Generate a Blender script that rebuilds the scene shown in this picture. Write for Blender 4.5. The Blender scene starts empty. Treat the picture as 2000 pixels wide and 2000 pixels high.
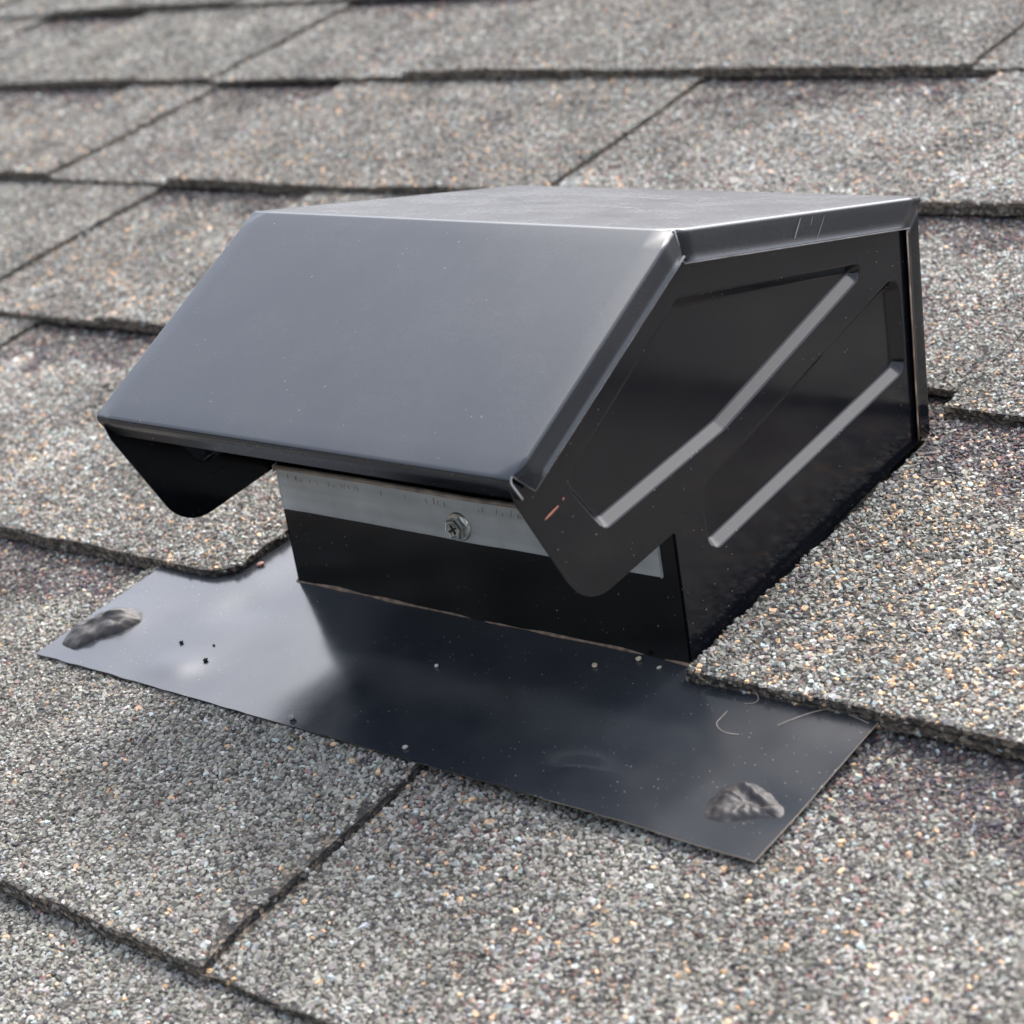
import bpy, bmesh, math, random
import numpy as np
from mathutils import Matrix, Vector
from mathutils.geometry import delaunay_2d_cdt

random.seed(7)
rng = np.random.default_rng(11)
scene = bpy.context.scene
COL = scene.collection

# ------------------------------------------------------------------ camera
PITCH = math.radians(22.6)                       # roof slope, about 5 in 12
T = Matrix.Rotation(PITCH, 4, 'X')               # roof frame (x along the courses, y up the slope, z off the roof) to world
CAM = np.array([0.3864, -0.3375, 0.2973])        # camera in the roof frame
CR = np.array([[0.7523, 0.6074, -0.2553], [0.1257, -0.5127, -0.8493], [-0.6467, 0.6068, -0.4620]])
FPX = 3955.8
cam_data = bpy.data.cameras.new('camera')
cam = bpy.data.objects.new('camera', cam_data)
COL.objects.link(cam)
m = Matrix(((CR[0][0], -CR[1][0], -CR[2][0], CAM[0]), (CR[0][1], -CR[1][1], -CR[2][1], CAM[1]),
            (CR[0][2], -CR[1][2], -CR[2][2], CAM[2]), (0, 0, 0, 1)))
cam.matrix_world = T @ m
cam_data.sensor_width = 36.0
cam_data.lens = FPX / 2000.0 * 36.0
cam_data.clip_start = 0.02
cam_data.clip_end = 200
cam_data.dof.use_dof = True
cam_data.dof.focus_distance = 0.565
cam_data.dof.aperture_fstop = 20.0
scene.camera = cam

# ------------------------------------------------------------------ sky, sun, exposure
SUN_EL, SUN_AZ = math.radians(66), math.radians(-10)
world = bpy.data.worlds.new('World')
scene.world = world
world.use_nodes = True
wn, wl = world.node_tree.nodes, world.node_tree.links
wn.clear()
sky = wn.new('ShaderNodeTexSky')
sky.sky_type = 'NISHITA'
sky.sun_disc = False
sky.sun_elevation = SUN_EL
sky.sun_rotation = SUN_AZ
sky.air_density = 1.0
sky.dust_density = 6.0
sky.ozone_density = 1.0
hsv = wn.new('ShaderNodeHueSaturation')          # thin overcast: the blue of the clear sky is mostly washed out
hsv.inputs['Saturation'].default_value = 0.55
bg = wn.new('ShaderNodeBackground')
bg.inputs['Strength'].default_value = 0.15
out = wn.new('ShaderNodeOutputWorld')
wl.new(sky.outputs[0], hsv.inputs['Color'])
wl.new(hsv.outputs[0], bg.inputs['Color'])
wl.new(bg.outputs[0], out.inputs['Surface'])
sun_data = bpy.data.lights.new('sun', 'SUN')
sun_data.energy = 1.0
sun_data.angle = math.radians(78)
sun_data.color = (1.0, 0.975, 0.94)
sun = bpy.data.objects.new('sun', sun_data)
COL.objects.link(sun)
sdir = Vector((math.sin(SUN_AZ) * math.cos(SUN_EL), math.cos(SUN_AZ) * math.cos(SUN_EL), math.sin(SUN_EL)))
sun.rotation_euler = sdir.to_track_quat('Z', 'Y').to_euler()
vs = scene.view_settings
vs.view_transform = 'Standard'
vs.look = 'None'
vs.exposure = 1.82
vs.gamma = 1.0
vs.use_curve_mapping = False
scene.cycles.max_bounces = 6
scene.cycles.diffuse_bounces = 2
scene.cycles.glossy_bounces = 3

# ------------------------------------------------------------------ helpers
def mesh_obj(name, verts, faces, mats, parent=None, smooth=False, kind=None):
    me = bpy.data.meshes.new(name)
    me.from_pydata([tuple(v) for v in verts], [], [tuple(f) for f in faces])
    me.update()
    for mt in (mats if isinstance(mats, (list, tuple)) else [mats]):
        me.materials.append(mt)
    if smooth:
        me.polygons.foreach_set('use_smooth', [True] * len(me.polygons))
    return link(name, me, parent, kind)

def link(name, me, parent=None, kind=None):
    o = bpy.data.objects.new(name, me)
    COL.objects.link(o)
    if parent is not None:
        o.parent = parent
    else:
        o.matrix_world = T
    if kind:
        o['kind'] = kind
    return o

def bm_obj(name, bm, mats, parent=None, smooth=False):
    bmesh.ops.recalc_face_normals(bm, faces=bm.faces)
    me = bpy.data.meshes.new(name)
    bm.to_mesh(me)
    bm.free()
    for mt in (mats if isinstance(mats, (list, tuple)) else [mats]):
        me.materials.append(mt)
    if smooth:
        me.polygons.foreach_set('use_smooth', [True] * len(me.polygons))
    return link(name, me, parent)

def tag(o, label, cat, group=None):
    o['label'] = label
    o['category'] = cat
    if group:
        o['group'] = group
    return o

def solidify(o, t, rim=None, offset=-1.0, bevel=0.0):
    s = o.modifiers.new('thickness', 'SOLIDIFY')
    s.thickness = t
    s.offset = offset
    if rim is not None:
        s.material_offset_rim = rim
    if bevel:
        b = o.modifiers.new('bevel', 'BEVEL')
        b.width = bevel
        b.segments = 2
        b.limit_method = 'ANGLE'
    return o

def wnormal(o):
    w = o.modifiers.new('normals', 'WEIGHTED_NORMAL')
    w.keep_sharp = False
    w.weight = 90

class Wave:
    """smooth random field: a sum of sines"""
    def __init__(self, seed, size, dim=2, n=9):
        r = np.random.default_rng(seed)
        self.k = r.normal(0, 2 * math.pi / size, (n, dim))
        self.p = r.uniform(0, 6.28, n)
        self.n = n
    def __call__(self, *c):
        s = 0
        for k, p in zip(self.k, self.p):
            s = s + np.sin(sum(ki * np.asarray(ci) for ki, ci in zip(k, c)) + p)
        return s / math.sqrt(self.n / 2)

# ------------------------------------------------------------------ materials
def new_mat(name):
    mt = bpy.data.materials.new(name)
    mt.use_nodes = True
    nt = mt.node_tree
    bs = nt.nodes['Principled BSDF']
    return mt, nt.nodes, nt.links, bs

def nd(nodes, kind, **kw):
    n = nodes.new(kind)
    for k, v in kw.items():
        if k in n.inputs:
            n.inputs[k].default_value = v
        else:
            setattr(n, k, v)
    return n

def ramp(nodes, stops):
    r = nodes.new('ShaderNodeValToRGB')
    els = r.color_ramp.elements
    while len(els) < len(stops):
        els.new(0.5)
    for e, (p, c) in zip(els, stops):
        e.position = p
        e.color = (*c, 1) if len(c) == 3 else c
    return r

def math_n(nodes, links, op, a, b=None, c=None):
    n = nodes.new('ShaderNodeMath')
    n.operation = op
    for i, v in enumerate((a, b, c)):
        if v is None:
            continue
        if isinstance(v, (int, float)):
            n.inputs[i].default_value = v
        else:
            links.new(v, n.inputs[i])
    return n.outputs[0]

def mixc(nodes, links, fac, a, b):
    n = nodes.new('ShaderNodeMix')
    n.data_type = 'RGBA'
    for i, v in ((0, fac), (6, a), (7, b)):
        if isinstance(v, (int, float)):
            n.inputs[i].default_value = v
        elif isinstance(v, tuple):
            n.inputs[i].default_value = (*v, 1)
        else:
            links.new(v, n.inputs[i])
    return n.outputs[2]

def paint(name, specks=0.5, film=0.3, rough=0.24, base=(0.010, 0.011, 0.013), dust=(0.30, 0.27, 0.25), dent=0.10, ior=1.62, mottle=0.2, grit=1.0):
    """black stove enamel on sheet steel with dust grains, a thin dust film and slightly wavy sheet"""
    mt, N, L, bs = new_mat(name)
    tc = N.new('ShaderNodeTexCoord')
    co = tc.outputs['Object']
    v = nd(N, 'ShaderNodeTexVoronoi', Scale=640.0)
    L.new(co, v.inputs['Vector'])
    sep = N.new('ShaderNodeSeparateColor')
    L.new(v.outputs['Color'], sep.inputs[0])
    present = math_n(N, L, 'LESS_THAN', sep.outputs[0], specks * 0.5)
    size = math_n(N, L, 'MULTIPLY_ADD', sep.outputs[1], 0.11 * grit, 0.045 * grit)
    dot = math_n(N, L, 'LESS_THAN', v.outputs['Distance'], size)
    clump = nd(N, 'ShaderNodeTexNoise', Scale=38.0, Detail=3.0)
    L.new(co, clump.inputs['Vector'])
    cr = ramp(N, [(0.36, (0, 0, 0)), (0.62, (1, 1, 1))])
    L.new(clump.outputs[0], cr.inputs[0])
    d1 = math_n(N, L, 'MULTIPLY', present, dot)
    d1 = math_n(N, L, 'MULTIPLY', d1, cr.outputs[0])
    d1 = math_n(N, L, 'MULTIPLY', d1, math_n(N, L, 'MULTIPLY_ADD', sep.outputs[2], 0.75, 0.15))
    fn = nd(N, 'ShaderNodeTexNoise', Scale=26.0, Detail=4.0, Roughness=0.55)
    L.new(co, fn.inputs['Vector'])
    fr = ramp(N, [(0.30, (0, 0, 0)), (0.95, (1, 1, 1))])
    L.new(fn.outputs[0], fr.inputs[0])
    fm = math_n(N, L, 'MULTIPLY', fr.outputs[0], film * 0.22)
    c1 = mixc(N, L, fm, base, dust)
    c2 = mixc(N, L, d1, c1, (0.34, 0.31, 0.28))
    mo = nd(N, 'ShaderNodeTexNoise', Scale=330.0, Detail=6.0, Roughness=0.7)
    L.new(co, mo.inputs['Vector'])
    mk_ = math_n(N, L, 'MULTIPLY_ADD', mo.outputs[0], mottle * 2, 1.0 - mottle)
    vm = N.new('ShaderNodeVectorMath')
    vm.operation = 'SCALE'
    L.new(c2, vm.inputs[0])
    L.new(mk_, vm.inputs['Scale'])
    L.new(vm.outputs[0], bs.inputs['Base Color'])
    rn = nd(N, 'ShaderNodeTexNoise', Scale=55.0, Detail=5.0)
    L.new(co, rn.inputs['Vector'])
    r0 = math_n(N, L, 'MULTIPLY_ADD', mo.outputs[0], mottle * 0.24, -mottle * 0.12)
    r1 = math_n(N, L, 'ADD', r0, math_n(N, L, 'MULTIPLY_ADD', rn.outputs[0], 0.12, rough - 0.06))
    r2 = math_n(N, L, 'ADD', r1, math_n(N, L, 'MULTIPLY', fm, 1.2))
    r3 = math_n(N, L, 'ADD', r2, math_n(N, L, 'MULTIPLY', d1, 0.5))
    L.new(r3, bs.inputs['Roughness'])
    bs.inputs['IOR'].default_value = ior
    b1 = nd(N, 'ShaderNodeTexNoise', Scale=700.0, Detail=2.0)
    L.new(co, b1.inputs['Vector'])
    b2 = nd(N, 'ShaderNodeTexNoise', Scale=14.0, Detail=2.0)
    L.new(co, b2.inputs['Vector'])
    bp1 = nd(N, 'ShaderNodeBump', Strength=0.025, Distance=0.0004)
    L.new(b1.outputs[0], bp1.inputs['Height'])
    bp2 = nd(N, 'ShaderNodeBump', Strength=dent, Distance=0.004)
    L.new(b2.outputs[0], bp2.inputs['Height'])
    L.new(bp1.outputs[0], bp2.inputs['Normal'])
    L.new(bp2.outputs[0], bs.inputs['Normal'])
    return mt

def raw_edge():
    mt, N, L, bs = new_mat('raw_steel_edge')
    tc = N.new('ShaderNodeTexCoord')
    n = nd(N, 'ShaderNodeTexNoise', Scale=160.0, Detail=5.0)
    L.new(tc.outputs['Object'], n.inputs['Vector'])
    r = ramp(N, [(0.3, (0.05, 0.04, 0.035)), (0.5, (0.20, 0.13, 0.085)), (0.72, (0.42, 0.35, 0.29))])
    L.new(n.outputs[0], r.inputs[0])
    L.new(r.outputs[0], bs.inputs['Base Color'])
    bs.inputs['Roughness'].default_value = 0.6
    return mt

def galvanised():
    mt, N, L, bs = new_mat('galvanised_steel')
    tc = N.new('ShaderNodeTexCoord')
    mp = nd(N, 'ShaderNodeMapping')
    mp.inputs['Scale'].default_value = (12, 300, 300)
    L.new(tc.outputs['Object'], mp.inputs['Vector'])
    n = nd(N, 'ShaderNodeTexNoise', Scale=1.0, Detail=6.0)
    L.new(mp.outputs[0], n.inputs['Vector'])
    n2 = nd(N, 'ShaderNodeTexNoise', Scale=90.0, Detail=5.0)
    L.new(tc.outputs['Object'], n2.inputs['Vector'])
    s = math_n(N, L, 'MULTIPLY_ADD', n.outputs[0], 0.5, math_n(N, L, 'MULTIPLY', n2.outputs[0], 0.5))
    r = ramp(N, [(0.32, (0.40, 0.43, 0.44)), (0.66, (0.60, 0.635, 0.645))])
    L.new(s, r.inputs[0])
    L.new(r.outputs[0], bs.inputs['Base Color'])
    bs.inputs['Metallic'].default_value = 0.45
    rr = math_n(N, L, 'MULTIPLY_ADD', s, 0.3, 0.34)
    L.new(rr, bs.inputs['Roughness'])
    b = nd(N, 'ShaderNodeBump', Strength=0.15, Distance=0.0002)
    L.new(s, b.inputs['Height'])
    L.new(b.outputs[0], bs.inputs['Normal'])
    return mt

def zinc():
    mt, N, L, bs = new_mat('zinc_plating')
    tc = N.new('ShaderNodeTexCoord')
    n = nd(N, 'ShaderNodeTexNoise', Scale=400.0, Detail=4.0)
    L.new(tc.outputs['Object'], n.inputs['Vector'])
    r = ramp(N, [(0.3, (0.48, 0.48, 0.44)), (0.7, (0.80, 0.81, 0.76))])
    L.new(n.outputs[0], r.inputs[0])
    L.new(r.outputs[0], bs.inputs['Base Color'])
    bs.inputs['Metallic'].default_value = 0.9
    bs.inputs['Roughness'].default_value = 0.27
    return mt

def plain(name, col, rough=0.6, spec=0.5, noise=0.0, scale=200.0):
    mt, N, L, bs = new_mat(name)
    tc = N.new('ShaderNodeTexCoord')
    n = nd(N, 'ShaderNodeTexNoise', Scale=scale, Detail=4.0)
    L.new(tc.outputs['Object'], n.inputs['Vector'])
    r = ramp(N, [(0.3, tuple(c * (1 - noise) for c in col)), (0.7, tuple(min(1, c * (1 + noise)) for c in col))])
    L.new(n.outputs[0], r.inputs[0])
    L.new(r.outputs[0], bs.inputs['Base Color'])
    bs.inputs['Roughness'].default_value = rough
    bs.inputs['Specular IOR Level'].default_value = spec
    return mt

def sealant_mat():
    mt, N, L, bs = new_mat('roofing_sealant')
    tc = N.new('ShaderNodeTexCoord')
    n = nd(N, 'ShaderNodeTexNoise', Scale=260.0, Detail=7.0, Roughness=0.65)
    L.new(tc.outputs['Object'], n.inputs['Vector'])
    r = ramp(N, [(0.30, (0.012, 0.011, 0.012)), (0.58, (0.030, 0.028, 0.029)), (0.80, (0.11, 0.095, 0.085))])
    L.new(n.outputs[0], r.inputs[0])
    L.new(r.outputs[0], bs.inputs['Base Color'])
    rr = math_n(N, L, 'MULTIPLY_ADD', n.outputs[0], 0.35, 0.34)
    L.new(rr, bs.inputs['Roughness'])
    b = nd(N, 'ShaderNodeBump', Strength=0.5, Distance=0.0006)
    L.new(n.outputs[0], b.inputs['Height'])
    L.new(b.outputs[0], bs.inputs['Normal'])
    return mt

def granule_mat():
    mt, N, L, bs = new_mat('ceramic_granule')
    at = N.new('ShaderNodeAttribute')
    at.attribute_name = 'granule_colour'
    tc = N.new('ShaderNodeTexCoord')
    n = nd(N, 'ShaderNodeTexNoise', Scale=1700.0, Detail=3.0)
    L.new(tc.outputs['Object'], n.inputs['Vector'])
    k = math_n(N, L, 'MULTIPLY_ADD', n.outputs[0], 0.9, 0.55)
    vm = N.new('ShaderNodeVectorMath')
    vm.operation = 'SCALE'
    L.new(at.outputs['Color'], vm.inputs[0])
    L.new(k, vm.inputs['Scale'])
    L.new(vm.outputs[0], bs.inputs['Base Color'])
    bs.inputs['Roughness'].default_value = 0.7
    bs.inputs['Specular IOR Level'].default_value = 0.25
    return mt

def asphalt_mat(name='asphalt_felt', stops=None):
    """felt and asphalt of a shingle: dark with embedded mineral grains"""
    mt, N, L, bs = new_mat(name)
    tc = N.new('ShaderNodeTexCoord')
    v = nd(N, 'ShaderNodeTexVoronoi', Scale=900.0)
    L.new(tc.outputs['Object'], v.inputs['Vector'])
    sep = N.new('ShaderNodeSeparateColor')
    L.new(v.outputs['Color'], sep.inputs[0])
    r = ramp(N, stops or [(0.0, (0.012, 0.011, 0.011)), (0.55, (0.028, 0.025, 0.023)), (0.8, (0.09, 0.075, 0.06)), (1.0, (0.20, 0.16, 0.12))])
    L.new(sep.outputs[0], r.inputs[0])
    L.new(r.outputs[0], bs.inputs['Base Color'])
    bs.inputs['Roughness'].default_value = 0.8
    b = nd(N, 'ShaderNodeBump', Strength=0.7, Distance=0.0008)
    L.new(v.outputs['Distance'], b.inputs['Height'])
    L.new(b.outputs[0], bs.inputs['Normal'])
    return mt

def far_roof_mat():
    """mineral surface seen too far off to tell the grains apart"""
    mt, N, L, bs = new_mat('far_granule_surface')
    tc = N.new('ShaderNodeTexCoord')
    v = nd(N, 'ShaderNodeTexVoronoi', Scale=750.0)
    L.new(tc.outputs['Object'], v.inputs['Vector'])
    sep = N.new('ShaderNodeSeparateColor')
    L.new(v.outputs['Color'], sep.inputs[0])
    r = ramp(N, [(0.0, (0.05, 0.048, 0.047)), (0.45, (0.14, 0.135, 0.13)), (0.75, (0.22, 0.21, 0.20)), (0.9, (0.40, 0.29, 0.19)), (1.0, (0.36, 0.40, 0.41))])
    L.new(sep.outputs[0], r.inputs[0])
    L.new(r.outputs[0], bs.inputs['Base Color'])
    bs.inputs['Roughness'].default_value = 0.75
    b = nd(N, 'ShaderNodeBump', Strength=0.8, Distance=0.001)
    L.new(v.outputs['Distance'], b.inputs['Height'])
    L.new(b.outputs[0], bs.inputs['Normal'])
    return mt

M_HOOD = paint('hood_enamel', specks=0.16, film=0.14, rough=0.25, dent=0.035, base=(0.011, 0.015, 0.021), mottle=0.25, ior=1.60)
M_SIDE = paint('side_enamel', specks=0.8, film=0.05, rough=0.16, dent=0.05, base=(0.004, 0.005, 0.0075), ior=1.45)
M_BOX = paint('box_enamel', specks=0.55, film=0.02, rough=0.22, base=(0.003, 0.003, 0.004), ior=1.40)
M_FLANGE = paint('flange_enamel', specks=1.6, film=0.40, rough=0.15, base=(0.012, 0.016, 0.022), dent=0.08, ior=1.85, grit=0.8)
M_EDGE = raw_edge()
M_HEM = plain('tan_highlight_hem', (0.34, 0.28, 0.23), 0.45, noise=0.5, scale=150)  # tan highlight of the strip's top edge, put into the hem's colour
M_FLEDGE, _n, _l, _b = new_mat('worn_flange_edge')
_tc = _n.new('ShaderNodeTexCoord')
_sx = _n.new('ShaderNodeSeparateXYZ')
_l.new(_tc.outputs['Object'], _sx.inputs[0])
_no = nd(_n, 'ShaderNodeTexNoise', Scale=70.0, Detail=5.0)
_l.new(_tc.outputs['Object'], _no.inputs['Vector'])
_wear = math_n(_n, _l, 'ADD', math_n(_n, _l, 'MULTIPLY', _sx.outputs[0], 9.0), math_n(_n, _l, 'MULTIPLY_ADD', _no.outputs[0], 1.2, -1.0))
_r = ramp(_n, [(0.1, (0.05, 0.045, 0.04)), (0.8, (0.42, 0.35, 0.29))])
_l.new(_wear, _r.inputs[0])
_l.new(_r.outputs[0], _b.inputs['Base Color'])
_b.inputs['Roughness'].default_value = 0.6
_b.inputs['Specular IOR Level'].default_value = 0.3
M_LIPEDGE = plain('bare_lip_edge', (0.50, 0.50, 0.52), 0.4, noise=0.35, scale=120)
M_GALV = galvanised()
M_ZINC = zinc()
M_SEAL = sealant_mat()
M_GRAN = granule_mat()
M_ASPH = asphalt_mat()
M_FAR = far_roof_mat()
M_CUT = asphalt_mat('cut_asphalt_edge', [(0.0, (0.02, 0.018, 0.016)), (0.4, (0.06, 0.052, 0.044)), (0.75, (0.14, 0.115, 0.09)), (1.0, (0.30, 0.25, 0.19))])
M_MARK = plain('stamped_ink', (0.06, 0.07, 0.075), 0.6, noise=0.4)
M_SCR = plain('bare_scratch', (0.20, 0.20, 0.22), 0.5, noise=0.2)
M_SCR_RUST = plain('rusty_scratch', (0.40, 0.17, 0.11), 0.7, noise=0.3)
M_RUST = plain('rust_and_grime', (0.20, 0.14, 0.10), 0.8, noise=0.7, scale=350)

# ------------------------------------------------------------------ roof: deck, courses of laminated shingles
EXPO = 0.143
T_BASE, T_TAB = 0.0026, 0.0024
DROP = T_BASE + T_TAB
ROWS = {-3: -0.576, -2: -0.433, -1: -0.2900, 0: -0.1462, 1: -0.0078, 2: 0.1393, 3: 0.2836, 4: 0.4250, 5: 0.5640, 6: 0.709, 7: 0.852}
W_LIFT = Wave(3, 0.35)
W_EDGE = Wave(4, 0.05)
W_EDGE2 = Wave(5, 0.012)
W_WARM = Wave(6, 0.12)
W_TONE = Wave(8, 0.09)
W_BUMP = Wave(9, 0.03)

def butt_y(row, x, dy=0.0):
    return ROWS[row] + dy + 0.00030 * W_EDGE(x, row * 3.7) + 0.00013 * W_EDGE2(x, row * 1.3)

def tab_top(row, x, y, dy=0.0):
    d = (y - ROWS[row] - (dy if dy < 0.05 else 0)) / EXPO
    lift = 0.0007 * W_LIFT(x, row * 2.1) * np.clip(1 - d, 0, 1) ** 2
    return 0.0029 - DROP * d + lift + 0.00012 * W_BUMP(x, y)

def base_top(row, x, y, dy=0.0):
    return tab_top(row, x, y, dy) - T_TAB

def project(P):
    q = (P - CAM) @ CR.T
    return 1000 + FPX * q[:, 0] / q[:, 2], 1000 + FPX * q[:, 1] / q[:, 2], q[:, 2]

def wanted(P):
    """grains are built as geometry only where the photograph (or the vent's paint) can show them"""
    u, v, d = project(P)
    inside = (u > -90) & (u < 2090) & (v > -30) & (v < 2100) & (d > 0.1)
    beside = (P[:, 0] > 0.07) & (P[:, 0] < 0.24) & (P[:, 1] > -0.05) & (P[:, 1] < 0.28)
    return inside | beside

# flake shaped grains: an irregular ring, a smaller tilted top
def make_flakes(n, count):
    vs_ = []
    for _ in range(count):
        a = np.sort((np.arange(n) + rng.uniform(-0.32, 0.32, n)) * 2 * math.pi / n)
        r = rng.uniform(0.75, 1.15, n)
        ex = rng.uniform(0.52, 1.0)
        low = np.stack([r * np.cos(a), ex * r * np.sin(a), np.full(n, -0.42)], 1)
        s = rng.uniform(0.50, 0.80, n)
        off = rng.uniform(-0.16, 0.16, 2)
        tilt = rng.uniform(-0.24, 0.24, 2)
        top = low.copy()
        top[:, 0] = low[:, 0] * s + off[0]
        top[:, 1] = low[:, 1] * s + off[1]
        top[:, 2] = 0.27 + tilt[0] * top[:, 0] + tilt[1] * top[:, 1] + rng.uniform(-0.05, 0.05, n)
        vs_.append(np.concatenate([low, top]))
    return np.array(vs_)
FLAKES = {n: make_flakes(n, 60) for n in (3, 4, 5)}

PAL = {
    'grey':  np.array([0.216, 0.209, 0.191]), 'dark': np.array([0.090, 0.087, 0.080]), 'tan': np.array([0.45, 0.305, 0.19]),
    'blue':  np.array([0.275, 0.310, 0.305]), 'red': np.array([0.150, 0.092, 0.083]), 'pale': np.array([0.33, 0.322, 0.298]),
    'plum':  np.array([0.056, 0.050, 0.060]), 'olive': np.array([0.180, 0.175, 0.150])}
MIX = {   # shares of grey, dark, tan, blue, red, pale, plum, olive
    'plain': (0.54, 0.13, 0.014, 0.03, 0.010, 0.04, 0.01, 0.22),
    'warm':  (0.43, 0.20, 0.092, 0.09, 0.020, 0.04, 0.02, 0.10),
    'mixed': (0.45, 0.16, 0.038, 0.06, 0.055, 0.06, 0.02, 0.14),
    'pinky': (0.45, 0.14, 0.026, 0.08, 0.110, 0.09, 0.02, 0.08),
    'band':  (0.10, 0.24, 0.015, 0.03, 0.165, 0.02, 0.42, 0.01)}
KEYS = ['grey', 'dark', 'tan', 'blue', 'red', 'pale', 'plum', 'olive']
PALA = np.array([PAL[k] for k in KEYS])

def colours(P, mix, band):
    n = len(P)
    a = np.array(MIX[mix[0]])
    b = np.array(MIX[mix[1]])
    t = np.clip(0.5 + 0.55 * W_WARM(P[:, 0], P[:, 1]), 0, 1)[:, None]
    pr = a * (1 - t) + b * t
    if band is not None:
        w = band(P)[:, None]
        pr = pr * (1 - w) + np.array(MIX['band']) * w
    cum = np.cumsum(pr / pr.sum(1, keepdims=True), 1)
    idx = (rng.random(n)[:, None] > cum).sum(1).clip(0, 7)
    c = PALA[idx].copy()
    c *= np.exp(rng.normal(0, 0.21, n))[:, None]
    c *= np.exp(rng.normal(0, 0.025, (n, 3)))
    c *= (1 + 0.10 * W_TONE(P[:, 0], P[:, 1]))[:, None]
    return np.clip(c, 0.01, 0.85)

def grains(parent, P, nrm, mix, band, size=0.00098):
    """all the grains of one piece of shingle, as one mesh"""
    if len(P) == 0:
        return
    _, _, dep = project(P)
    share = np.clip(0.70 / dep, 0.3, 1) ** 1.35          # fewer, larger grains far off, where they blur together
    kp = rng.random(len(P)) < share
    P, nrm, dep, big = P[kp], nrm[kp], dep[kp], (1 / np.sqrt(share[kp])) ** 1.25
    if len(P) == 0:
        return
    col = colours(P, mix, band)
    V, FI, LT, CC = [], [], [], []
    nv = 0
    for n, sel in ((5, dep < 0.60), (4, (dep >= 0.60) & (dep < 0.90)), (3, dep >= 0.90)):
        Q, q_n, q_c = P[sel], nrm[sel], col[sel]
        k = len(Q)
        if k == 0:
            continue
        base = FLAKES[n][rng.integers(0, 60, k)]
        s = size * big[sel] * np.exp(rng.normal(0, 0.24, k)).clip(0.55, 1.75)
        yaw = rng.uniform(0, 2 * math.pi, k)
        tx, ty = rng.normal(0, 0.30, k), rng.normal(0, 0.30, k)
        z = q_n + 0.0
        z[:, 0] += tx
        z[:, 1] += ty
        z /= np.linalg.norm(z, axis=1)[:, None]
        ref = np.stack([np.cos(yaw), np.sin(yaw), rng.uniform(-0.3, 0.3, k)], 1)
        x = ref - (ref * z).sum(1)[:, None] * z
        x /= np.linalg.norm(x, axis=1)[:, None]
        y = np.cross(z, x)
        b = base * s[:, None, None]
        b[:, :, 2] *= rng.uniform(0.75, 1.25, k)[:, None]
        pts = Q[:, None, :] + b[:, :, 0:1] * x[:, None, :] + b[:, :, 1:2] * y[:, None, :] + b[:, :, 2:3] * z[:, None, :]
        V.append(pts.reshape(-1, 3))
        CC.append(np.repeat(q_c, 2 * n, 0))
        start = nv + np.arange(k)[:, None] * (2 * n)
        loc = []
        for i in range(n):
            j = (i + 1) % n
            loc += [i, j, n + j, n + i]
        loc += [n + i for i in range(n)]
        FI.append((start + np.array(loc)[None, :]).ravel())
        LT.append(np.tile(np.array([4] * n + [n]), k))
        nv += k * 2 * n
    V, FI, LT, CC = np.concatenate(V), np.concatenate(FI), np.concatenate(LT), np.concatenate(CC)
    me = bpy.data.meshes.new('granules')
    me.vertices.add(len(V))
    me.vertices.foreach_set('co', V.astype(np.float32).ravel())
    me.loops.add(len(FI))
    me.loops.foreach_set('vertex_index', FI.astype(np.int32))
    me.polygons.add(len(LT))
    me.polygons.foreach_set('loop_start', (np.cumsum(LT) - LT).astype(np.int32))
    me.update(calc_edges=True)
    me.polygons.foreach_set('use_smooth', np.zeros(len(LT), dtype=bool))
    at = me.color_attributes.new('granule_colour', 'FLOAT_COLOR', 'POINT')
    at.data.foreach_set('color', np.concatenate([CC, np.ones((len(CC), 1))], 1).astype(np.float32).ravel())
    me.materials.append(M_GRAN)
    link('granules', me, parent, 'stuff')
    STAT['grains'] += len(P)
    STAT['tris'] += int((LT - 2).sum())
STAT = {'grains': 0, 'tris': 0}

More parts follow.
